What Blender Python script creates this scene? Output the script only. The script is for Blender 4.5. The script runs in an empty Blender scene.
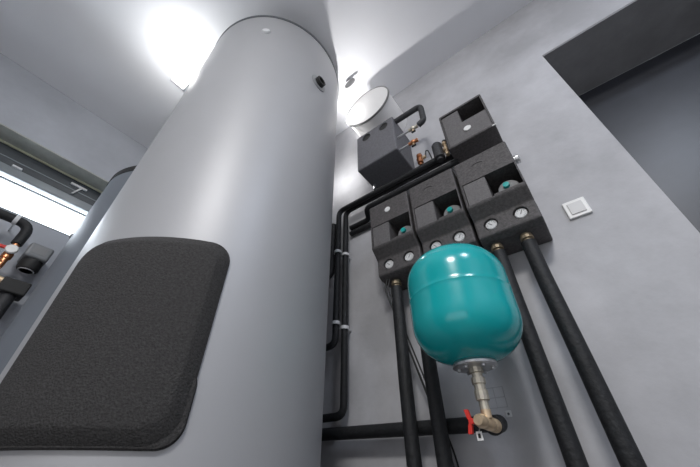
import bpy, bmesh, math, random
from mathutils import Vector, Matrix
random.seed(4)
S = bpy.context.scene
COL = S.collection
Z0 = 0.5                      # camera height above the floor

# ------------------------------------------------------------------ camera
cam_d = bpy.data.cameras.new('camera')
cam = bpy.data.objects.new('camera', cam_d); COL.objects.link(cam)
cam_d.sensor_width = 36.0; cam_d.lens = 16.0; cam_d.clip_start = 0.02
AZ, EL = math.radians(37.7), math.radians(38.3)
Fv = Vector((-math.sin(AZ)*math.cos(EL), math.cos(AZ)*math.cos(EL), math.sin(EL)))
Rv = Vector((math.cos(AZ), math.sin(AZ), 0)); Uv = Rv.cross(Fv)
cam.matrix_world = Matrix((( Rv.x, Uv.x, -Fv.x, 0), (Rv.y, Uv.y, -Fv.y, 0), (Rv.z, Uv.z, -Fv.z, Z0), (0, 0, 0, 1)))
S.camera = cam

# ------------------------------------------------------------------ world and large lights
W = bpy.data.worlds.new('world'); S.world = W; W.use_nodes = True
bg = W.node_tree.nodes['Background']
bg.inputs['Color'].default_value = (0.85, 0.93, 1.0, 1); bg.inputs['Strength'].default_value = 4.0

def lamp(name, kind, loc, energy, color=(1, 1, 1), size=0.1, size_y=None, aim=None, spread=None, spot=None, blend=0.5):
    d = bpy.data.lights.new(name, kind); d.energy = energy; d.color = color
    if kind == 'AREA':
        d.size = size
        if size_y: d.shape = 'RECTANGLE'; d.size_y = size_y
        if spread: d.spread = math.radians(spread)
    else: d.shadow_soft_size = size
    if spot: d.spot_size = math.radians(spot); d.spot_blend = blend
    o = bpy.data.objects.new(name, d); COL.objects.link(o); o.location = (loc[0], loc[1], loc[2]+Z0)
    if aim is not None:
        v = Vector(aim)-Vector(loc); o.rotation_euler = v.to_track_quat('-Z', 'Y').to_euler()
    return o
lamp('window_daylight', 'AREA', (-3.10, -0.5, 1.72), 22, (0.82, 0.91, 1.0), 2.3, 0.34, aim=(0, -0.5, 1.2))
lamp('tank_gap_fill', 'POINT', (-1.10, 1.15, 1.92), 2.2, (1.0, 0.99, 0.98), 0.06)  # added fill hidden behind the tank, brightens the wall beside it
lamp('square_lamp_light', 'POINT', (-1.66, 0.04, 2.43), 7, (1.0, 0.99, 0.97), 0.06)
lamp('duct_shadow_spot', 'SPOT', (-0.90, 1.043, 2.17), 11, (1.0, 0.98, 0.97), 0.01, aim=(-0.40, 1.10, 2.55), spot=160, blend=0.4)  # added unseen spot, placed to throw the duct's shadow on the ceiling
lamp('room_fill_light', 'AREA', (0.6, -1.6, 2.60), 64, (1.0, 0.98, 0.96), 0.6, 0.6, aim=(0.3, -1.0, 0))  # added fill from behind the camera, no fixture stands there
lamp('ceiling_fill_light', 'AREA', (-0.2, -1.5, -0.3), 11, (1.0, 0.99, 0.98), 2.0, 2.0, aim=(-0.7, 0.7, 2.66))  # added low uplight out of view, lifts the ceiling and duct face
lamp('door_sheen_light', 'AREA', (1.45, -0.25, 2.60), 22, (0.78, 0.86, 1.0), 0.5, 0.5, aim=(1.45, -0.2, 0))  # added out of view so the glossy door shows a bluish reflection
S.view_settings.view_transform = 'Standard'; S.view_settings.look = 'None'
S.view_settings.gamma = 1; S.view_settings.use_curve_mapping = False
S.view_settings.exposure = 0.18

# ------------------------------------------------------------------ materials
def mat(name, rgb, rough=0.6, metal=0.0, var=0.0, scale=8.0, bump=0.0, bscale=None, spec=0.5, emit=None, estr=0, trans=0, coat=0.0, rgb2=None, detail=6):
    m = bpy.data.materials.new(name); m.use_nodes = True; nt = m.node_tree
    p = nt.nodes['Principled BSDF']
    p.inputs['Base Color'].default_value = (*rgb, 1); p.inputs['Roughness'].default_value = rough
    p.inputs['Metallic'].default_value = metal; p.inputs['Specular IOR Level'].default_value = spec
    p.inputs['Coat Weight'].default_value = coat; p.inputs['Coat Roughness'].default_value = 0.12
    p.inputs['Transmission Weight'].default_value = trans
    if emit: p.inputs['Emission Color'].default_value = (*emit, 1); p.inputs['Emission Strength'].default_value = estr
    if var or bump or rgb2:
        tc = nt.nodes.new('ShaderNodeTexCoord')
    if var or rgb2:
        n = nt.nodes.new('ShaderNodeTexNoise'); n.inputs['Scale'].default_value = scale; n.inputs['Detail'].default_value = detail
        n.inputs['Roughness'].default_value = 0.6
        nt.links.new(tc.outputs['Object'], n.inputs['Vector'])
        r = nt.nodes.new('ShaderNodeValToRGB')
        a = rgb2 if rgb2 else [c*(1-var) for c in rgb]; b = rgb if rgb2 else [min(1, c*(1+var)) for c in rgb]
        r.color_ramp.elements[0].position = 0.33; r.color_ramp.elements[1].position = 0.67
        r.color_ramp.elements[0].color = (*a, 1); r.color_ramp.elements[1].color = (*b, 1)
        nt.links.new(n.outputs['Fac'], r.inputs['Fac']); nt.links.new(r.outputs['Color'], p.inputs['Base Color'])
    if bump:
        n2 = nt.nodes.new('ShaderNodeTexNoise'); n2.inputs['Scale'].default_value = bscale or scale*4; n2.inputs['Detail'].default_value = 4
        nt.links.new(tc.outputs['Object'], n2.inputs['Vector'])
        b = nt.nodes.new('ShaderNodeBump'); b.inputs['Strength'].default_value = bump; b.inputs['Distance'].default_value = 0.01
        nt.links.new(n2.outputs['Fac'], b.inputs['Height']); nt.links.new(b.outputs['Normal'], p.inputs['Normal'])
    return m

M = dict(
    wall=mat('grey_plaster', (0.50, 0.50, 0.52), 0.75, var=0.17, scale=2.6, bump=0.10, bscale=30),
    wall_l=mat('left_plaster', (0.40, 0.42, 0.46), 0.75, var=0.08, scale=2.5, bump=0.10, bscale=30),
    ceil=mat('ceiling_paint', (0.84, 0.85, 0.88), 0.8, var=0.02, scale=1.5),
    floor=mat('floor_tile', (0.12, 0.12, 0.125), 0.45, var=0.12, scale=4),
    soffit=mat('dark_plaster', (0.27, 0.27, 0.275), 0.7, var=0.12, scale=6, bump=0.1, bscale=40),
    door=mat('dark_door', (0.035, 0.038, 0.048), 0.40, var=0.10, scale=10, spec=0.7),
    tank=mat('silver_jacket', (0.41, 0.413, 0.428), 0.48, metal=0.2, var=0.015, scale=3, bump=0.02, bscale=60, spec=0.5),
    rim=mat('dark_rim', (0.10, 0.11, 0.12), 0.5, var=0.1),
    foam=mat('speckled_foam', (0.055, 0.053, 0.053), 0.8, rgb2=(0.030, 0.029, 0.029), scale=170, bump=0.5, bscale=220, spec=0.35, detail=3),
    epp=mat('black_foam', (0.078, 0.072, 0.073), 0.6, var=0.35, scale=90, bump=0.25, bscale=220, spec=0.45),
    epp_in=mat('inner_foam', (0.022, 0.022, 0.023), 0.8, var=0.2, scale=60),
    panel=mat('foam_panel', (0.125, 0.119, 0.121), 0.6, var=0.2, scale=110, bump=0.2, bscale=220),
    grey_box=mat('grey_foam', (0.15, 0.15, 0.165), 0.6, var=0.14, scale=90, bump=0.2, bscale=220),
    pipe=mat('rubber_insulation', (0.013, 0.014, 0.016), 0.62, var=0.25, scale=40, bump=0.35, bscale=70, spec=0.45),
    pipe_g=mat('grey_insulation', (0.040, 0.041, 0.045), 0.6, var=0.2, scale=40, bump=0.3, bscale=70),
    cable=mat('black_cable', (0.02, 0.02, 0.02), 0.5, var=0.1),
    teal=mat('teal_enamel', (0.0, 0.40, 0.42), 0.22, var=0.02, scale=3, spec=0.5, coat=0.4),
    brass=mat('brass', (0.78, 0.60, 0.40), 0.36, metal=0.7, var=0.15, scale=40),
    nickel=mat('nickel_brass', (0.60, 0.56, 0.47), 0.32, metal=0.75, var=0.15, scale=40),
    copper=mat('copper', (0.62, 0.27, 0.13), 0.3, metal=0.9, var=0.2, scale=40),
    chrome=mat('steel', (0.62, 0.63, 0.64), 0.3, metal=0.9, var=0.06, scale=30),
    red=mat('red_plastic', (0.65, 0.03, 0.02), 0.4, var=0.06),
    white=mat('white_plastic', (0.78, 0.78, 0.77), 0.4, var=0.02),
    dial=mat('dial_white', (0.62, 0.62, 0.62), 0.45, var=0.03),
    tealp=mat('teal_plastic', (0.0, 0.38, 0.36), 0.35, var=0.03),
    pumpg=mat('pump_grey', (0.22, 0.225, 0.23), 0.45, var=0.1),
    ink=mat('black_ink', (0.02, 0.02, 0.02), 0.6, var=0.05),
    pencil=mat('pencil_mark', (0.38, 0.38, 0.40), 0.8, var=0.1),
    frame=mat('dark_window_frame', (0.055, 0.065, 0.075), 0.45, var=0.1, scale=10),
    sash=mat('grey_sash', (0.22, 0.25, 0.27), 0.35, var=0.06, scale=10),
    reveal=mat('reveal_plaster', (0.42, 0.43, 0.39), 0.7, var=0.12, scale=8),
    bead=mat('reveal_bead', (0.62, 0.62, 0.46), 0.6, var=0.05),
    glow=mat('lamp_glass', (0.9, 0.9, 0.9), 0.4, var=0.01, emit=(1.0, 0.97, 0.96), estr=0.35),
    led=mat('square_lamp_glass', (0.9, 0.9, 0.9), 0.4, var=0.01, emit=(1, 1, 1), estr=6),
    ring=mat('lamp_ring', (0.22, 0.22, 0.22), 0.4, metal=0.4, var=0.04),
    clip=mat('clip_white', (0.70, 0.71, 0.72), 0.4, var=0.03),
    dull_brass=mat('dull_brass', (0.32, 0.26, 0.18), 0.5, metal=0.6, var=0.2, scale=40),
    duct=mat('white_duct', (0.86, 0.85, 0.84), 0.6, var=0.02),
    rosette=mat('grey_rosette', (0.30, 0.31, 0.32), 0.4, metal=0.3, var=0.04),
    tank2=mat('blue_grey_jacket', (0.19, 0.21, 0.24), 0.5, metal=0.1, var=0.02, scale=3),
    pumpbox=mat('controller_grey', (0.20, 0.21, 0.22), 0.45, var=0.1),
)
g = bpy.data.materials.new('window_glass'); g.use_nodes = True; nt = g.node_tree; nt.nodes.clear()
o_ = nt.nodes.new('ShaderNodeOutputMaterial'); mx = nt.nodes.new('ShaderNodeMixShader'); tb = nt.nodes.new('ShaderNodeBsdfTransparent'); gb = nt.nodes.new('ShaderNodeBsdfGlossy')
fr = nt.nodes.new('ShaderNodeFresnel'); fr.inputs['IOR'].default_value = 1.45; gb.inputs['Roughness'].default_value = 0.02
nt.links.new(fr.outputs[0], mx.inputs[0]); nt.links.new(tb.outputs[0], mx.inputs[1]); nt.links.new(gb.outputs[0], mx.inputs[2]); nt.links.new(mx.outputs[0], o_.inputs[0])
M['glass'] = g

# ------------------------------------------------------------------ mesh helpers (coordinates are relative to the camera height)
def link(name, bm, m, parent=None, smooth=False, origin=None):
    bmesh.ops.recalc_face_normals(bm, faces=bm.faces)
    me = bpy.data.meshes.new(name); 
    off = Vector(origin) if origin is not None else Vector((0, 0, 0))
    if off.length: bmesh.ops.translate(bm, verts=bm.verts, vec=-off)
    bm.to_mesh(me); bm.free()
    me.materials.append(M[m] if isinstance(m, str) else m)
    if smooth:
        for p in me.polygons: p.use_smooth = True
        me.set_sharp_from_angle(angle=math.radians(35))
    o = bpy.data.objects.new(name, me); COL.objects.link(o)
    if parent is not None: o.parent = parent; o.location = off
    else: o.location = off + Vector((0, 0, Z0))
    return o
def tag(o, label=None, cat=None, group=None, kind=None):
    if label: o['label'] = label
    if cat: o['category'] = cat
    if group: o['group'] = group
    if kind: o['kind'] = kind
    return o
def thing(name, loc, label, cat, group=None):
    o = bpy.data.objects.new(name, None); COL.objects.link(o); o.location = (loc[0], loc[1], loc[2]+Z0); o.empty_display_size = 0.05
    return tag(o, label, cat, group)
def part(root, name, bm, m, smooth=False, parent=None, label=None):
    """a mesh built in room coordinates, hung under ROOT (or PARENT, itself a child of ROOT)"""
    L = Vector(root.location) - Vector((0, 0, Z0))
    bmesh.ops.translate(bm, verts=bm.verts, vec=-L)
    p = parent if parent is not None else root
    o = link(name, bm, m, p, smooth)
    if label: o['label'] = label
    return o
def box(x0, x1, y0, y1, z0, z1, bev=0.0, seg=2, bm=None):
    b = bmesh.new()
    r = bmesh.ops.create_cube(b, size=1)
    for v in b.verts: v.co = Vector(((x0+x1)/2+v.co.x*(x1-x0), (y0+y1)/2+v.co.y*(y1-y0), (z0+z1)/2+v.co.z*(z1-z0)))
    if bev: bmesh.ops.bevel(b, geom=b.edges[:], offset=bev, segments=seg, affect='EDGES', profile=0.5)
    return merge(bm, b) if bm is not None else b
def merge(a, b):
    me = bpy.data.meshes.new('t'); b.to_mesh(me); b.free(); a.from_mesh(me); bpy.data.meshes.remove(me); return a
def prism_x(prof, x0, x1, bev=0.0, seg=2):
    b = bmesh.new()
    f = b.faces.new([b.verts.new((x0, y, z)) for y, z in prof])
    r = bmesh.ops.extrude_face_region(b, geom=[f])
    bmesh.ops.translate(b, verts=[v for v in r['geom'] if isinstance(v, bmesh.types.BMVert)], vec=(x1-x0, 0, 0))
    bmesh.ops.recalc_face_normals(b, faces=b.faces)
    if bev: bmesh.ops.bevel(b, geom=b.edges[:], offset=bev, segments=seg, affect='EDGES', profile=0.5)
    return b
def fillet(pts, rad, n=6):
    P = [Vector(p) for p in pts]; out = [P[0]]
    for i in range(1, len(P)-1):
        a, b, c = P[i-1], P[i], P[i+1]
        u = (a-b); v = (c-b); r = min(rad, u.length*0.49, v.length*0.49); u.normalize(); v.normalize()
        if u.angle(-v) < 0.02: out.append(b); continue
        p0 = b+u*r; p2 = b+v*r
        for k in range(n+1):
            t = k/n; out.append(p0*(1-t)**2 + b*2*t*(1-t) + p2*t*t)
    out.append(P[-1]); return out
def tube(pts, r, rad=0.05, seg=20, bm=None, radii=None, n=6):
    P = fillet(pts, rad, n) if rad else [Vector(p) for p in pts]
    b = bmesh.new(); T = []
    for i in range(len(P)):
        t = (P[min(i+1, len(P)-1)]-P[max(i-1, 0)]).normalized(); T.append(t)
    up = Vector((0, 0, 1)) if abs(T[0].z) < 0.9 else Vector((1, 0, 0))
    nrm = (up - T[0]*up.dot(T[0])).normalized(); rings = []
    for i, p in enumerate(P):
        if i: nrm = (nrm - T[i]*nrm.dot(T[i])).normalized()
        bi = T[i].cross(nrm); rr = radii[i] if radii else r
        rings.append([b.verts.new(p + (nrm*math.cos(2*math.pi*k/seg)+bi*math.sin(2*math.pi*k/seg))*rr) for k in range(seg)])
    for i in range(len(rings)-1):
        for k in range(seg): b.faces.new((rings[i][k], rings[i][(k+1) % seg], rings[i+1][(k+1) % seg], rings[i+1][k]))
    b.faces.new(rings[0]); b.faces.new(rings[-1][::-1])
    return merge(bm, b) if bm is not None else b
def lathe(prof, base, axis=(0, 0, 1), seg=40, bm=None):
    """profile of (radius, height) turned about AXIS at BASE"""
    ax = Vector(axis).normalized(); q = Vector((0, 0, 1)).rotation_difference(ax); b = bmesh.new(); rings = []
    for r, h in prof:
        if r < 1e-6: rings.append([b.verts.new(Vector(base)+q @ Vector((0, 0, h)))])
        else: rings.append([b.verts.new(Vector(base)+q @ Vector((r*math.cos(2*math.pi*k/seg), r*math.sin(2*math.pi*k/seg), h))) for k in range(seg)])
    for i in range(len(rings)-1):
        A, B = rings[i], rings[i+1]
        for k in range(seg):
            k2 = (k+1) % seg
            if len(A) == 1 and len(B) == 1: continue
            if len(A) == 1: b.faces.new((A[0], B[k], B[k2]))
            elif len(B) == 1: b.faces.new((A[k], A[k2], B[0]))
            else: b.faces.new((A[k], A[k2], B[k2], B[k]))
    if len(rings[0]) > 1: b.faces.new(rings[0][::-1])
    if len(rings[-1]) > 1: b.faces.new(rings[-1])
    return merge(bm, b) if bm is not None else b
def cyl(base, axis, r, h, bev=0.0, seg=32, bm=None):
    pr = [(0, 0), (r-bev, 0), (r, bev), (r, h-bev), (r-bev, h), (0, h)] if bev else [(0, 0), (r, 0), (r, h), (0, h)]
    return lathe(pr, base, axis, seg, bm)
def carve(body, cutters):
    """cut CUTTERS (bmeshes) out of BODY (a bmesh)"""
    def tmp(b):
        bmesh.ops.recalc_face_normals(b, faces=b.faces)
        me = bpy.data.meshes.new('t'); b.to_mesh(me); b.free(); o = bpy.data.objects.new('t', me); COL.objects.link(o); return o
    a = tmp(body); cs = []
    for c in cutters:
        o = tmp(c); cs.append(o); md = a.modifiers.new('b', 'BOOLEAN'); md.operation = 'DIFFERENCE'; md.solver = 'EXACT'; md.object = o
    dg = bpy.context.evaluated_depsgraph_get(); dg.update()
    me = bpy.data.meshes.new_from_object(a.evaluated_get(dg))
    b = bmesh.new(); b.from_mesh(me)
    for o in [a]+cs:
        m_ = o.data; bpy.data.objects.remove(o); bpy.data.meshes.remove(m_)
    bpy.data.meshes.remove(me)
    return b
def struct(name, bm, m, smooth=False, parent=None):
    o = link(name, bm, m, parent, smooth)
    if parent is None: o['kind'] = 'structure'
    return o

# ------------------------------------------------------------------ the room
XL, XR, YF, YB, H, FL = -2.84, 2.3, 1.35, -2.6, 2.66, -Z0
DX0, DX1, DZ, DY = 0.4235, 1.45, 2.006, 1.762       # door recess
struct('floor', box(XL-0.3, XR+0.2, YB-0.2, DY+0.2, FL-0.1, FL), 'floor')
struct('ceiling', box(XL-0.3, XR+0.2, YB-0.2, DY+0.2, H, H+0.1), 'ceil')
b = box(XL-0.3, DX0, YF, DY+0.2, FL, H); box(DX1, XR+0.2, YF, DY+0.2, FL, H, bm=b); box(DX0, DX1, YF, DY+0.2, DZ+0.004, H, bm=b)
struct('wall_front', b, 'wall')
struct('wall_back', box(XL-0.3, XR+0.2, YB-0.2, YB, FL, H), 'wall')
struct('wall_right', box(XR, XR+0.2, YB, YF, FL, H), 'wall')
struct('trim_1', box(DX0+0.001, DX1-0.001, YF+0.002, DY, DZ-0.008, DZ+0.004), 'soffit')
WY0, WY1, WZ0, WZ1 = -1.9, 0.72, 1.45, 2.07
b = box(XL-0.3, XL, YB, WY0, FL, H); box(XL-0.3, XL, WY1, YF, FL, H, bm=b)
box(XL-0.3, XL, WY0, WY1, FL, WZ0, bm=b); box(XL-0.3, XL, WY0, WY1, WZ1, H, bm=b)
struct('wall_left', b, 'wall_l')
d = struct('door_1', box(DX0+0.002, DX1-0.002, DY+0.001, DY+0.06, FL+0.01, DZ-0.01, 0.003), 'door')
hb = cyl((DX1-0.12, DY, 0.55), (0, -1, 0), 0.011, 0.05); tube([(DX1-0.12, DY-0.05, 0.55), (DX1-0.25, DY-0.05, 0.55)], 0.010, 0, bm=hb)
cyl((DX1-0.12, DY, 0.55), (0, -1, 0), 0.026, 0.008, bm=hb)
struct('door_handle', hb, 'chrome', True, d)
d.children[0].location = (0, 0, 0)
# reveal above the window and the bead at its back edge
XW = -3.02
struct('trim_2', box(XW, XL-0.001, WY0, WY1, WZ1-0.010, WZ1), 'reveal')
struct('trim_3', box(XW, XW+0.012, WY0, WY1, WZ1-0.024, WZ1-0.010), 'bead')
# window: fixed outer frame, roller box band, tilt sash with its pane, gasket line and stay
w = struct('window_1', box(XW-0.08, XW, WY0, WY1, 1.89, WZ1-0.011, 0.004), 'frame')
fb = box(XW-0.08, XW, WY0, WY1, WZ0, 1.50, 0.004); box(XW-0.08, XW, WY1-0.05, WY1, 1.50, 1.89, 0.004, bm=fb); box(XW-0.08, XW, WY0, WY0+0.05, 1.50, 1.89, 0.004, bm=fb)
struct('window_frame', fb, 'frame', False, w)
sb = box(XW-0.075, XW+0.014, WY0+0.05, WY1-0.05, 1.815, 1.885, 0.006); box(XW-0.075, XW+0.014, WY0+0.05, WY0+0.11, 1.50, 1.815, 0.006, bm=sb)
box(XW-0.075, XW+0.014, WY1-0.11, WY1-0.05, 1.50, 1.815, 0.006, bm=sb); box(XW-0.075, XW+0.014, WY0+0.05, WY1-0.05, 1.50, 1.55, 0.006, bm=sb)
sash = struct('window_sash', sb, 'sash', False, w)
struct('pane', box(XW-0.035, XW-0.029, WY0+0.11, WY1-0.11, 1.55, 1.815), 'glass', False, sash)
struct('gasket', box(XW-0.028, XW-0.012, WY0+0.11, WY1-0.11, 1.778, 1.790), 'frame', False, sash)
struct('rail_groove', box(XW-0.001, XW+0.004, WY0, WY1, 1.945, 1.953), 'sash', False, w)
st = box(XW, XW+0.02, -0.02, 0.10, 1.985, 2.005, 0.004); tube([(XW+0.012, 0.06, 1.99), (XW+0.02, 0.03, 1.90)], 0.007, 0, bm=st)
box(XW, XW+0.03, -0.36, -0.30, 1.885, 1.90, 0.004, bm=st)
struct('window_stay', st, 'clip', True, w)
for o in list(w.children)+list(sash.children): o.location = (0, 0, 0)

# ------------------------------------------------------------------ things at the ceiling
CX, CZ, CY0 = -0.665, 2.22, 1.06
t = thing('vent_duct', (CX, YF, CZ), 'round white duct end with a grey ring high on the wall', 'duct')
part(t, 'duct_body', lathe([(0, 0), (0.186, 0), (0.186, 0.262), (0.180, 0.268), (0, 0.268)], (CX, YF-0.001, CZ), (0, -1, 0), 72), 'duct', True)
part(t, 'duct_cover', lathe([(0, 0.290), (0.07, 0.289), (0.13, 0.287), (0.184, 0.284), (0.186, 0.280), (0.186, 0.2685), (0, 0.2685)], (CX, YF, CZ), (0, -1, 0), 72), 'duct', True)
part(t, 'ring', lathe([(0.1865, 0.272), (0.193, 0.272), (0.196, 0.276), (0.195, 0.285), (0.1865, 0.285), (0.1865, 0.272)], (CX, YF, CZ), (0, -1, 0), 72), 'ring', True)
t = thing('ceiling_sensor', (-0.765, 1.0, H), 'small round grey sensor disc hanging under the ceiling beside the white duct', 'sensor')
b = cyl((-0.77, 1.0, 2.59), (0, -1, 0), 0.052, 0.010, 0.003)
part(t, 'sensor_disc', b, 'ring', True)
part(t, 'stem', box(-0.778, -0.762, 1.0005, 1.010, 2.60, H, 0.002), 'white')
t = thing('square_ceiling_lamp', (-1.90, 0.145, H), 'bright square white ceiling lamp left of the large tank top', 'lamp')
q = box(-1.96, -1.84, 0.065, 0.185, H-0.022, H, 0.004)
part(t, 'lamp_frame', q, 'clip')
part(t, 'lamp_glass', box(-1.950, -1.850, 0.075, 0.175, H-0.030, H-0.020, 0.004), 'led')

# ------------------------------------------------------------------ tanks
def wrap(c, r, a0, a1, z0, z1, fil, th, cham, n=60):
    """rounded-rectangle slab wrapped round a vertical cylinder (angles in degrees)"""
    b = bmesh.new(); W_ = r*math.radians(a1-a0); Hh = z1-z0
    def outline(ins):
        f = max(fil-ins, 0.005); pts = []
        for cx, cz, s in ((W_-ins-f, Hh-ins-f, 0), (ins+f, Hh-ins-f, 90), (ins+f, ins+f, 180), (W_-ins-f, ins+f, 270)):
            for k in range(9):
                a = math.radians(s+k*90/8); pts.append((cx+f*math.cos(a), cz+f*math.sin(a)))
        return pts
    def dense(pts):
        out = []
        for i in range(len(pts)):
            p, q = pts[i], pts[(i+1) % len(pts)]; L = math.dist(p, q); m = max(1, int(L/0.02))
            for k in range(m): out.append((p[0]+(q[0]-p[0])*k/m, p[1]+(q[1]-p[1])*k/m))
        return out
    def at(u, v, rr): a = math.radians(a0)+u/r; return Vector((c[0]+rr*math.cos(a), c[1]+rr*math.sin(a), z0+v))
    base = dense(outline(0)); N = len(base); cx, cz = W_/2, Hh/2
    def scaled(ins):
        sx = (W_/2-ins)/(W_/2); sz = (Hh/2-ins)/(Hh/2); return [(cx+(u-cx)*sx, cz+(v-cz)*sz) for u, v in base]
    loops = [[b.verts.new(at(u, v, rr)) for u, v in scaled(ins)] for ins, rr in ((0.0, r-0.004), (0.001, r+th*0.22), (0.004, r+th*0.30), (cham-0.002, r+th*0.97), (cham+0.001, r+th), (cham+0.006, r+th+0.001))]
    for ring in (0.75, 0.5, 0.25, 0.08):
        loops.append([b.verts.new(at(cx+(u-cx)*ring, cz+(v-cz)*ring, r+th+0.001)) for u, v in scaled(cham+0.006)])
    for i in range(len(loops)-1):
        for k in range(N): b.faces.new((loops[i][k], loops[i][(k+1) % N], loops[i+1][(k+1) % N], loops[i+1][k]))
    b.faces.new(loops[-1]); return b
T1, R1, ZT1 = (-1.24, 0.628), 0.5, 2.505
t = thing('storage_tank', (T1[0], T1[1], FL), 'large silver grey cylindrical tank in front with a black foam cover', 'tank')
part(t, 'jacket', lathe([(0, 0.012), (R1-0.004, 0.012), (R1, 0.016), (R1, ZT1-0.012-FL), (0, ZT1-0.012-FL)], (T1[0], T1[1], FL), seg=160), 'tank', True)
part(t, 'lid_rim', lathe([(0, 0), (R1+0.003, 0), (R1+0.005, 0.004), (R1+0.005, 0.022), (R1-0.002, 0.028), (0, 0.030)], (T1[0], T1[1], ZT1-0.014), seg=160), 'rim', True)
part(t, 'base_ring', lathe([(0, 0), (R1-0.03, 0), (R1-0.03, 0.014), (0, 0.014)], (T1[0], T1[1], FL), seg=80), 'rim', True)
cv = part(t, 'flange_cover', wrap(T1, R1, -77, -25.3, 0.045, 0.580, 0.065, 0.033, 0.036), 'foam', True, label='speckled black foam cover')
part(t, 'cover_lip', wrap(T1, R1, -76.5, -24.7, 0.045, 0.22, 0.05, 0.012, 0.006), 'foam', True, parent=cv)
def radial(ang, z, r=R1, c=T1): a = math.radians(ang); return (c[0]+r*math.cos(a), c[1]+r*math.sin(a), z), (math.cos(a), math.sin(a), 0)
p, ax = radial(0.5, 1.958)
pl = part(t, 'port_plate', cyl(tuple(Vector(p)-Vector(ax)*0.004), ax, 0.058, 0.010, 0.003), 'rosette', True)
part(t, 'port_socket', lathe([(0, 0), (0.034, 0), (0.034, 0.03), (0.024, 0.03), (0.024, 0.008), (0, 0.008)], p, ax, 32), 'ink', True, parent=pl)
p, ax = radial(-45, 2.236)
part(t, 'plug_cap', lathe([(0, 0), (0.027, 0), (0.027, 0.006), (0.022, 0.014), (0, 0.016)], tuple(Vector(p)-Vector(ax)*0.002), ax, 32), 'clip', True)
T2, R2, ZT2 = (-2.33, 0.65), 0.497, 1.765
t = thing('buffer_tank', (T2[0], T2[1], FL), 'lower grey cylindrical tank half hidden behind the large silver tank', 'tank')
part(t, 'jacket', lathe([(0, 0.012), (R2, 0.012), (R2, ZT2-0.05-FL), (0, ZT2-0.05-FL)], (T2[0], T2[1], FL), seg=140), 'tank2', True)
part(t, 'lid_rim', lathe([(0, 0), (R2+0.004, 0), (R2+0.004, 0.05), (R2-0.01, 0.062), (0, 0.065)], (T2[0], T2[1], ZT2-0.054), seg=140), 'ink', True)
part(t, 'base_ring', lathe([(0, 0), (R2-0.03, 0), (R2-0.03, 0.014), (0, 0.014)], (T2[0], T2[1], FL), seg=80), 'rim', True)
p, ax = radial(-92, 1.21, R2, T2)
part(t, 'sensor_port', lathe([(0, 0), (0.018, 0), (0.018, 0.008), (0.010, 0.012), (0, 0.012)], tuple(Vector(p)-Vector(ax)*0.002), ax, 24), 'rosette', True)

# ------------------------------------------------------------------ pump groups
def gauge(root, x, y, z, rot):
    g_ = part(root, 'thermometer', lathe([(0, 0), (0.0235, 0), (0.0235, 0.010), (0.0205, 0.013), (0.0205, 0.011), (0, 0.011)], (x, y, z), (0, -1, 0), 36), 'dial', True, label='round white thermometer dial')
    nb = box(-0.0012, 0.0012, -0.0006, 0, -0.004, 0.015); 
    for k in range(9):
        a = math.radians(-120+k*30); tb_ = box(-0.0007, 0.0007, -0.0004, 0, 0.0145, 0.0175)
        bmesh.ops.rotate(tb_, verts=tb_.verts, cent=(0, 0, 0), matrix=Matrix.Rotation(a, 3, 'Y')); merge(nb, tb_)
    for v in nb.verts:
        pass
    bmesh.ops.rotate(nb, verts=nb.verts, cent=(0, 0, 0), matrix=Matrix.Rotation(rot, 3, 'Y'))
    bmesh.ops.translate(nb, verts=nb.verts, vec=(x, y-0.0112, z))
    part(root, 'needle', nb, 'ink', parent=g_)
YU, YL = 1.12, 1.17
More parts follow.
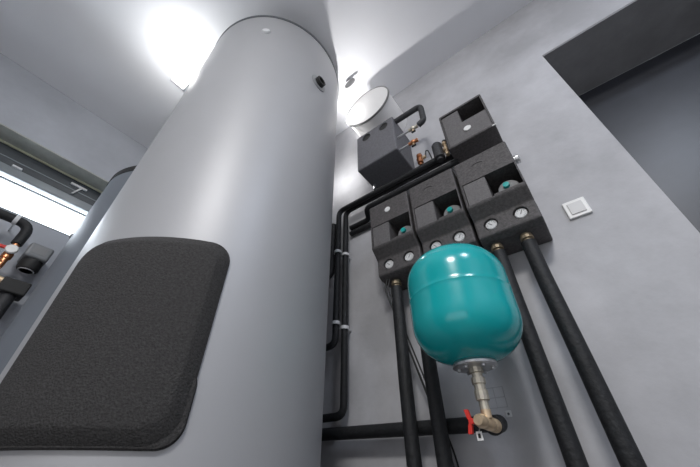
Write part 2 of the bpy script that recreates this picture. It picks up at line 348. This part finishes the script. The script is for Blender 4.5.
def pump_group(x0, x1, label, outlets, mark, dot):
    t = thing('pump_group', ((x0+x1)/2, YF, 0.79), label, 'pump group', 'pump groups in a row on the wall')
    w_ = x1-x0
    prof = [(YF-0.001, 1.232), (YU, 1.232), (YU, 0.942), (YL, 0.890), (YL, 0.802), (YL+0.03, 0.785), (YF-0.001, 0.785)]
    body = prism_x(prof, x0, x1, 0.007)
    ox0, ox1 = x0+0.115, x1-0.006
    zc0, zc1 = 0.956, 1.082
    gx = (x0+0.066, x1-0.064)
    cut = [box(ox0, ox1, YU-0.05, YU+0.15, zc0, zc1), box(x0+0.012, ox0+0.01, YU-0.05, YU+0.012, 0.948, zc1)]
    for q_ in gx: cut.append(cyl((q_, YL+0.016, 0.853), (0, -1, 0), 0.030, 0.1))
    body = carve(body, cut)
    part(t, 'foam_shell', body, 'epp')
    part(t, 'front_panel', box(x0+0.014, ox0-0.001, YU+0.001, YU+0.012, 0.949, zc1-0.004, 0.002), 'panel')
    ph = part(t, 'pump_head', lathe([(0, 0), (0.046, 0), (0.046, 0.085), (0.040, 0.094), (0, 0.096)], (x1-0.066, YU+0.148, 1.004), (0, -1, 0), 36), 'pumpg', True)
    part(t, 'pump_knob', lathe([(0, 0), (0.014, 0), (0.013, 0.014), (0, 0.015)], (x1-0.070, YU+0.053, 1.016), (0, -1, 0), 24), 'tealp', True, parent=ph, label='teal adjusting knob')
    part(t, 'pump_display', box(x1-0.11, x1-0.03, YU+0.110, YU+0.148, 0.957, 0.982, 0.004), 'pumpg')
    for i_, q_ in enumerate(gx): gauge(t, q_, YL+0.0165, 0.853, (-0.7, 0.5)[i_])
    if mark:
        mb = bmesh.new(); tube([(x0+0.105+0.024*math.cos(a), YU-0.0005, 1.168+0.010*math.sin(a)) for a in [math.pi*k/10 for k in range(11)]], 0.0016, 0, 8, bm=mb)
        part(t, 'embossed_arc', mb, 'ink', True)
    if dot:
        part(t, 'cap', cyl((x0+0.118, YU+0.001, 1.160), (0, -1, 0), 0.017, 0.006, 0.002), 'white', True, label='round white cap')
    for q_ in outlets:
        part(t, 'outlet', lathe([(0, 0), (0.022, 0), (0.022, 0.010), (0.025, 0.012), (0.025, 0.026), (0.018, 0.028), (0.018, 0.06), (0, 0.06)], (q_, 1.235, 0.788), (0, 0, -1), 12), 'dull_brass', label='brass outlet nut')
    return t
u1 = pump_group(-0.724, -0.480, 'left pump group of the row of three, with a round white cap', (-0.660, -0.545), False, True)
u2 = pump_group(-0.468, -0.224, 'middle black foam pump group in the row of three, above the teal vessel', (), True, False)
u3 = pump_group(-0.212, 0.038, 'right black foam pump group in the row of three, nearest the light switch', (-0.163, -0.045), True, False)
m_ = part(u3, 'vent_plug', lathe([(0, 0), (0.020, 0), (0.020, 0.008), (0.023, 0.010), (0.023, 0.022), (0.014, 0.027), (0, 0.027)], (0.037, 1.20, 1.165), (1, 0, 0), 24), 'chrome', True)

# upper unit
t = thing('mixer_group', (-0.09, YF, 1.40), 'single smaller black foam pump group mounted above the right one of the row', 'pump group')
X0, X1, YM, Z_0, Z_1 = -0.216, 0.036, 1.15, 1.400, 1.712
body = carve(box(X0, X1, YM, YF-0.001, Z_0, Z_1, 0.008), [box(X0+0.012, X1-0.010, YM-0.05, YM+0.012, Z_0+0.012, Z_1-0.020),
    box(X0+0.112, X1-0.010, YM-0.05, YM+0.13, 1.560, 1.690), box(X0+0.030, X0+0.11, YM-0.05, YM+0.04, 1.683, 1.692)])
part(t, 'foam_shell', body, 'epp')
pb = carve(box(X0+0.013, X1-0.011, YM+0.003, YM+0.0119, Z_0+0.013, 1.682, 0.002), [box(X0+0.112, X1, YM-0.05, YM+0.13, 1.560, 1.72)])
part(t, 'front_panel', pb, 'panel')
part(t, 'pump_head', lathe([(0, 0), (0.045, 0), (0.045, 0.05), (0, 0.055)], (X1-0.07, YM+0.128, 1.60), (0, -1, 0), 36), 'epp_in', True)
part(t, 'cap', cyl((-0.089, YM+0.004, 1.487), (0, -1, 0), 0.020, 0.007, 0.002), 'white', True, label='round white cap')
part(t, 'clip', box(X1-0.016, X1+0.004, YM-0.001, YM+0.004, Z_0+0.001, Z_0+0.008, 0.001), 'white')

# grey station box
t = thing('separator_box', (-0.64, YF, 1.585), 'dark grey foam box with two round holes high on the wall', 'box')
SX0, SX1, SY, SZ0, SZ1 = -0.790, -0.488, 1.10, 1.588, 1.948
body = box(SX0, SX1, SY, YF-0.001, SZ0, SZ1, 0.010, 3)
body = carve(body, [cyl((-0.706, SY+0.15, 1.893), (0, -1, 0), 0.035, 0.3), cyl((-0.564, SY+0.15, 1.893), (0, -1, 0), 0.035, 0.3)])
part(t, 'foam_shell', body, 'grey_box')
for q_ in (-0.706, -0.564): part(t, 'hole_shade', cyl((q_, SY+0.018, 1.893), (0, -1, 0), 0.0345, 0.012), 'ink', True)  # black disc near the front stands in for the shade inside each hole
part(t, 'bottom_neck', tube([(-0.765, 1.27, SZ0+0.004), (-0.765, 1.27, 1.548)], 0.012, 0), 'chrome', True)

# ------------------------------------------------------------------ pipes
def pipe(name, pts, r, label, m='pipe', rad=0.05, group=None, cat='pipe'):
    t_ = link(name, tube(pts, r, rad), m, None, True, origin=pts[0]); tag(t_, label, cat, group); return t_
YP = 1.22
def drop(x, label, dx=0.006):
    t_ = pipe('insulated_pipe', [(x, YP+0.015, 0.748), (x, YP+0.012, 0.60), (x+dx*0.6, YP, 0.30), (x+dx, YP, 0.0), (x+dx, YP, FL)], 0.0275, label, rad=0.1, group='insulated pipes dropping from the pump groups'); return t_
drop(-0.662, 'first thick black insulated pipe from the left, under the left pump group')
drop(-0.546, 'second thick black insulated pipe from the left, passing behind the teal vessel')
drop(-0.163, 'third thick black insulated pipe, just right of the teal vessel')
drop(-0.046, 'thick black insulated pipe furthest right, under the outer corner of the right group', 0.013)
YA, YB2 = 1.250, 1.292
RP = 0.0180
pipe('riser_pipe', [(-1.36, YA, 0.550), (-1.064, YA, 0.550), (-1.064, YA, 1.492), (-0.30, YA, 1.492)], RP, 'outer thin black pipe of the corner run, with its lower elbow about mid-height', rad=0.05)
pipe('riser_pipe', [(-1.36, YB2, 0.230), (-1.036, YB2, 0.230), (-1.036, YB2, 1.503), (-0.20, YB2, 1.503)], RP, 'inner thin black pipe of the corner run, its lower elbow just above the floor pipe', rad=0.05)
pipe('branch_pipe', [(-1.02, 1.329, 1.370), (-0.865, 1.329, 1.370), (-0.835, 1.255, 1.400), (-0.20, 1.255, 1.400)], RP, 'thin black pipe bending up to the top of the left pump group', rad=0.03)
pipe('branch_pipe', [(-1.02, 1.329, 1.318), (-0.70, 1.329, 1.318)], RP, 'lowest thin black horizontal pipe entering behind the left pump group', rad=0.05)
pipe('bypass_pipe', [(-1.120, 1.26, 1.40), (-1.120, 1.26, 0.99), (-1.35, 1.18, 0.93)], 0.023, 'short black pipe bending behind the tank beside the two risers', rad=0.06)
pipe('floor_pipe', [(-1.65, 1.285, 0.172), (-0.345, 1.285, 0.150), (-0.308, 1.062, 0.120)], 0.0255, 'black insulated horizontal pipe low on the wall, ending at the brass valve', rad=0.07)
def clamp(x, y, z, ax=(0, 0, 1), r=RP+0.003, n='pipe_clamp', lab=''):
    t_ = thing(n, (x, YF, z), lab, 'clamp', 'pipe clamps')
    q_ = Vector((x, y, z))-Vector(ax)*0.009
    part(t_, 'band', lathe([(r-0.001, 0), (r+0.003, 0), (r+0.003, 0.018), (r-0.001, 0.018), (r-0.001, 0)], q_, ax, 28), 'clip', True)
    part(t_, 'rod', tube([(x-0.022, y, z), (x-0.026, YF, z)] if y < 1.27 else [(x, y+r, z), (x, YF, z)], 0.005, 0, 10), 'chrome', True)
    return t_
clamp(-1.064, YA, 1.140, lab='white clamp on the left riser just below the pipe crossing')
clamp(-1.036, YB2, 1.130, lab='white clamp on the right riser just below the pipe crossing')
clamp(-1.064, YA, 0.668, lab='white clamp on the left riser, halfway down just above its elbow')
clamp(-1.036, YB2, 0.648, lab='white clamp on the right riser, halfway down')

# pipes and valves to the right of the grey box
t = thing('loop_pipe', (-0.487, 1.14, 1.925), 'dark insulated pipe loop on the right side of the grey box', 'pipe')
part(t, 'insulation', tube([(-0.487, 1.14, 1.925), (-0.298, 1.14, 1.925), (-0.300, 1.14, 1.760), (-0.338, 1.14, 1.742)], 0.019, 0.04), 'pipe_g', True)
def valve(x0, x1, y, z, label, m='copper', up=True):
    t_ = thing('ball_valve', (x0, y, z), label, 'valve')
    L_ = x1-x0
    prof = [(0, L_-0.062), (0.012, L_-0.062), (0.012, L_-0.050), (0.010, L_-0.048), (0.016, L_-0.038), (0.016, L_-0.026), (0.010, L_-0.016), (0.012, L_-0.014), (0.012, L_), (0, L_)]
    part(t_, 'valve_body', lathe(prof, (x0, y, z), (1, 0, 0), 16), m, True)
    part(t_, 'inlet_pipe', cyl((x0, y, z), (1, 0, 0), 0.007, L_-0.06, 0, 14), 'chrome', True)
    part(t_, 'stem', cyl((x0+L_-0.032, y, z-0.012), (0, 0, -1), 0.007, 0.018, 0.001, 12), 'brass', True)
    part(t_, 'handle', box(x0+L_-0.046, x0+L_-0.018, y-0.006, y+0.006, z-0.037, z-0.030, 0.002), 'ink')
    return t_
valve(-0.4875, -0.346, 1.14, 1.742, 'brass valve between the grey box and the end of the pipe loop', 'nickel')
valve(-0.4875, -0.362, 1.14, 1.612, 'copper coloured valve on the right side of the grey box, below the loop', 'copper')
t = thing('safety_valve', (-0.412, 1.25, 1.50), 'copper coloured valve standing on the pipe right of the grey box bottom', 'valve')
part(t, 'valve_body', lathe([(0, 0), (0.011, 0), (0.011, 0.02), (0.019, 0.022), (0.019, 0.036), (0.013, 0.038), (0.022, 0.055), (0.013, 0.072), (0.018, 0.074), (0.018, 0.095), (0.012, 0.100), (0, 0.102)], (-0.412, 1.25, 1.515), (0, 0, 1), 16), 'copper', True)
part(t, 'side_port', cyl((-0.412, 1.25, 1.571), (1, 0, 0), 0.011, 0.04, 0.001, 14), 'brass', True)
t = thing('thin_hose', (-0.38, 1.25, 1.522), 'thin black looped hose beside the copper valve', 'hose')
t.location.z += 0
part(t, 'hose', tube([(-0.374, 1.25, 1.571), (-0.364, 1.25, 1.622), (-0.350, 1.25, 1.610), (-0.340, 1.25, 1.526)], 0.004, 0.03, 10), 'cable', True)
t = thing('air_separator', (-0.285, 1.215, 1.43), 'small grey upright cylinder between the copper valve and the upper pump group', 'air vent')
part(t, 'canister', lathe([(0, 0.0), (0.018, 0.0), (0.018, 0.015), (0.030, 0.02), (0.030, 0.135), (0.024, 0.145), (0, 0.147)], (-0.285, 1.215, 1.428), (0, 0, 1), 28), 'pipe_g', True)
part(t, 'neck', cyl((-0.285, 1.215, 1.57), (0, 0, 1), 0.011, 0.025, 0.002), 'chrome', True)
t = thing('air_valve', (-0.238, 1.22, 1.45), 'small dark and brass valve touching the left side of the upper pump group', 'valve')
part(t, 'valve_body', lathe([(0, 0), (0.012, 0), (0.012, 0.03), (0.018, 0.034), (0.018, 0.055), (0.012, 0.060), (0.012, 0.085), (0.017, 0.088), (0.017, 0.105), (0, 0.108)], (-0.238, 1.22, 1.450), (0, 0, 1), 14), 'brass', True)
part(t, 'cap', cyl((-0.238, 1.22, 1.558), (0, 0, 1), 0.013, 0.02, 0.003, 16), 'ink', True)

# cable pair along the wall
pipe('wall_cable', [(-0.69, 1.20, 0.79), (-0.708, 1.20, 0.74), (-0.598, 1.30, 0.24), (-0.56, 1.335, 0.05), (-0.55, 1.340, -0.3)], 0.0045, 'left one of two thin cables running down the wall behind thick pipes', 'cable', 0.05, cat='cable')
pipe('wall_cable', [(-0.675, 1.20, 0.79), (-0.692, 1.20, 0.74), (-0.582, 1.30, 0.24), (-0.542, 1.335, 0.05), (-0.53, 1.340, -0.3)], 0.0035, 'right one of two thin cables running down the wall behind thick pipes', 'cable', 0.05, cat='cable')

# ------------------------------------------------------------------ expansion vessel and its valve
VX, VY, VR, VZ0, VZ1 = -0.301, 1.0, 0.168, 0.272, 0.664
t = thing('expansion_vessel', (VX, VY, VZ0), 'teal enamelled expansion vessel hanging in front of the pump groups', 'vessel')
hd = 0.125; prof = [(0, 0)]
for k in range(1, 13):
    a = math.pi/2*k/12; prof.append((VR*math.sin(a)**0.78 if k < 12 else VR, hd*(1-math.cos(a)**1.0)))
up = [(r_, (VZ1-VZ0)-h_) for r_, h_ in prof][::-1]
mid = (VZ1-VZ0-hd)
mid = 0.205; seam = [(VR, hd+0.010), (VR, mid-0.014), (VR, mid-0.003), (VR+0.0006, mid-0.0015), (VR+0.0006, mid+0.0015), (VR, mid+0.003), (VR, mid+0.014), (VR, VZ1-VZ0-hd-0.010)]
part(t, 'shell', lathe(prof+seam+up, (VX, VY, VZ0), seg=96), 'teal', True)
fl = part(t, 'flange', lathe([(0, 0), (0.058, 0), (0.064, 0.003), (0.064, 0.010), (0.058, 0.018), (0, 0.018)], (VX, VY, VZ0-0.013), seg=48), 'chrome', True, label='galvanised round flange')
for k in range(6):
    a = math.radians(60*k+15); part(t, 'bolt', cyl((VX+0.048*math.cos(a), VY+0.048*math.sin(a), VZ0-0.0125), (0, 0, -1), 0.006, 0.007, 0.001, 6), 'chrome', parent=fl)
t = thing('brass_riser', (VX, VY, 0.15), 'nickel brass riser of stacked fittings between the teal vessel and the red handled valve', 'pipe fitting')
part(t, 'fitting', lathe([(0, 0), (0.013, 0), (0.013, 0.022), (0.019, 0.024), (0.019, 0.048), (0.016, 0.050), (0.016, 0.064), (0.020, 0.066), (0.020, 0.082), (0.015, 0.084), (0.015, 0.094), (0.021, 0.096), (0.021, 0.109), (0, 0.109)][::1], (VX, VY, 0.150), seg=12), 'nickel', False)
t = thing('drain_valve', (VX, VY, 0.13), 'brass valve with a red butterfly handle under the teal vessel', 'valve')
part(t, 'valve_body', lathe([(0, 0), (0.012, 0), (0.015, 0.006), (0.018, 0.02), (0.015, 0.034), (0.017, 0.037), (0.017, 0.050), (0.0145, 0.052), (0.0175, 0.060), (0.0175, 0.080), (0.015, 0.082), (0.018, 0.086), (0.018, 0.091), (0.016, 0.093), (0.018, 0.097), (0.018, 0.103), (0.016, 0.105), (0.018, 0.109), (0.018, 0.115), (0.016, 0.118), (0.016, 0.13), (0, 0.13)], (VX-0.010, 0.950, 0.122), (0.07, 1, -0.03), 24), 'brass', True)
part(t, 'tee_neck', cyl((VX, VY, 0.130), (0, 0, 1), 0.014, 0.0205, 0, 12), 'brass', True)
b = bmesh.new()
for s in (-1, 1):
    w1 = prism_x([(0, 0.004*s), (0, 0.012*s), (-0.004, 0.036*s), (-0.018, 0.036*s), (-0.012, 0.010*s), (-0.008, 0.004*s)], -0.008, 0.008, 0.001); merge(b, w1)
bmesh.ops.rotate(b, verts=b.verts, cent=(0, 0, 0), matrix=Matrix.Rotation(math.radians(-90), 3, 'Z'))
for v in b.verts: v.co = Vector((-v.co.x if False else v.co.x, v.co.y, v.co.z))
bmesh.ops.translate(b, verts=b.verts, vec=(0, 0, 0)); bmesh.ops.scale(b, verts=b.verts, vec=(0.8, 0.8, 0.8)); bmesh.ops.translate(b, verts=b.verts, vec=(VX-0.034, 0.970, 0.122))
box(VX-0.041, VX-0.027, 0.963, 0.977, 0.115, 0.129, 0.002, bm=b)
part(t, 'handle', b, 'red', label='red butterfly handle')
part(t, 'stem', cyl((VX-0.014, 0.970, 0.122), (-1, 0, 0), 0.006, 0.018, 0, 12), 'brass', True)
tg = part(t, 'tag', box(VX-0.030, VX-0.014, VY-0.028, VY-0.026, 0.078, 0.099, 0.0008), 'white', label='small white tag')
part(t, 'tag_mark', box(VX-0.0255, VX-0.0185, VY-0.0288, VY-0.0281, 0.084, 0.094), 'ink', parent=tg)
part(t, 'tag_wire', tube([(VX-0.021, VY-0.027, 0.098), (VX-0.018, VY-0.020, 0.112)], 0.0015, 0, 8), 'chrome', True)

# ------------------------------------------------------------------ switch, wall marks
t = thing('light_switch', (0.166, YF, 0.897), 'white square light switch on the grey wall right of the pump groups', 'switch')
part(t, 'frame_plate', box(0.126, 0.208, YF-0.011, YF-0.0005, 0.852, 0.938, 0.003, 3), 'white')
part(t, 'rocker', box(0.140, 0.194, YF-0.015, YF-0.010, 0.866, 0.924, 0.002), 'dial')
t = thing('blank_plate', (-0.328, YF, 0.183), 'tiny square grey plate on the wall right of the brass valve', 'plate')
part(t, 'plate', box(-0.338, -0.318, YF-0.003, YF-0.0003, 0.172, 0.193, 0.001), 'clip'); part(t, 'screw', cyl((-0.328, YF-0.0028, 0.1825), (0, -1, 0), 0.004, 0.002, 0, 12), 'rim', True)
b = bmesh.new()
for a_, c_ in (((-0.395, 0.272), (-0.325, 0.272)), ((-0.395, 0.205), (-0.325, 0.205)), ((-0.395, 0.205), (-0.395, 0.272)), ((-0.325, 0.205), (-0.325, 0.272)), ((-0.360, 0.205), (-0.360, 0.272)), ((-0.395, 0.238), (-0.325, 0.238))):
    box(min(a_[0], c_[0])-0.0012, max(a_[0], c_[0])+0.0012, YF-0.0008, YF-0.0002, min(a_[1], c_[1])-0.0012, max(a_[1], c_[1])+0.0012, bm=b)
tag(link('pencil_marking', b, 'pencil', origin=(-0.36, YF-0.0005, 0.24)), 'faint grey pencil rectangle drawn on the wall behind the brass riser', 'marking')

# ------------------------------------------------------------------ fittings on the left wall under the window
t = thing('wall_pipe', (-2.66, -0.6, 1.31), 'black insulated pipe with an elbow on the wall under the window', 'pipe')
part(t, 'insulation', tube([(-2.66, -1.0, 1.325), (-2.66, -0.035, 1.325), (-2.66, -0.035, 1.175)], 0.029, 0.07), 'pipe', True)
part(t, 'clamp_band', lathe([(0.029, 0), (0.033, 0), (0.033, 0.022), (0.029, 0.022), (0.029, 0)], (-2.66, -0.125, 1.325), (0, 1, 0), 28), 'clip', True)
part(t, 'clamp_rod', tube([(-2.70, -0.114, 1.325), (XL, -0.114, 1.325)], 0.006, 0, 10), 'chrome', True)
t = thing('red_handle_valve', (-2.66, -0.06, 1.10), 'brass valve with white cap and red handle below the left wall pipe', 'valve')
part(t, 'valve_body', lathe([(0, 0), (0.018, 0), (0.018, 0.06), (0.026, 0.065), (0.026, 0.10), (0.018, 0.105), (0.018, 0.17), (0, 0.17)], (-2.66, -0.035, 1.004), (0, 0, 1), 16), 'copper', True)
part(t, 'cap', cyl((-2.635, -0.035, 1.12), (1, -0.2, 0), 0.030, 0.022, 0.005, 28), 'white', True, label='round white cap')
part(t, 'handle', box(-2.65, -2.63, -0.15, -0.06, 1.115, 1.135, 0.005), 'red')
part(t, 'branch', cyl((-2.66, -0.035, 1.04), (0.3, -1, -0.1), 0.017, 0.12, 0.002, 14), 'copper', True)
t = thing('pump_controller', (-2.70, 0.07, 1.13), 'grey and black pump head under the window, left of the lower tank', 'pump')
part(t, 'housing', box(-2.80, -2.62, 0.02, 0.145, 1.115, 1.215, 0.016, 3), 'pumpbox')
part(t, 'motor', lathe([(0, 0), (0.050, 0), (0.056, 0.01), (0.056, 0.07), (0, 0.07)], (-2.69, 0.085, 1.05), (0, 0, 1), 36), 'ink', True)
part(t, 'seal_ring', lathe([(0.036, 0.006), (0.042, 0.006), (0.042, 0.011), (0.036, 0.011), (0.036, 0.006)], (-2.69, 0.085, 1.039), (0, 0, 1), 36), 'clip', True)
part(t, 'wall_arm', box(XL, -2.79, 0.04, 0.09, 1.14, 1.18, 0.004), 'ink')
part(t, 'label_plate', box(-2.6195, -2.618, 0.045, 0.115, 1.145, 1.195, 0.0005), 'pumpg')
t = thing('brass_branch', (-2.66, 0.02, 0.93), 'brass fitting entering a black box at the far left below the pump head', 'pipe fitting')
part(t, 'fitting', lathe([(0, 0), (0.016, 0), (0.016, 0.05), (0.024, 0.052), (0.024, 0.08), (0.016, 0.082), (0.016, 0.15), (0.024, 0.152), (0.024, 0.18), (0, 0.18)], (-2.66, -0.16, 0.935), (0, 1, 0), 14), 'brass', False)
part(t, 'black_box', box(-2.73, -2.60, 0.02, 0.15, 0.865, 0.950, 0.008), 'ink')
part(t, 'wall_arm', box(XL, -2.73, 0.05, 0.10, 0.89, 0.93, 0.004), 'ink')
t = thing('insulated_wall_pipe', (-2.66, -0.05, 0.845), 'grey wrapped pipe at the left picture edge below the black box', 'pipe')
part(t, 'insulation', tube([(-2.66, 0.085, 0.866), (-2.66, 0.085, FL)], 0.04, 0), 'pipe_g', True)
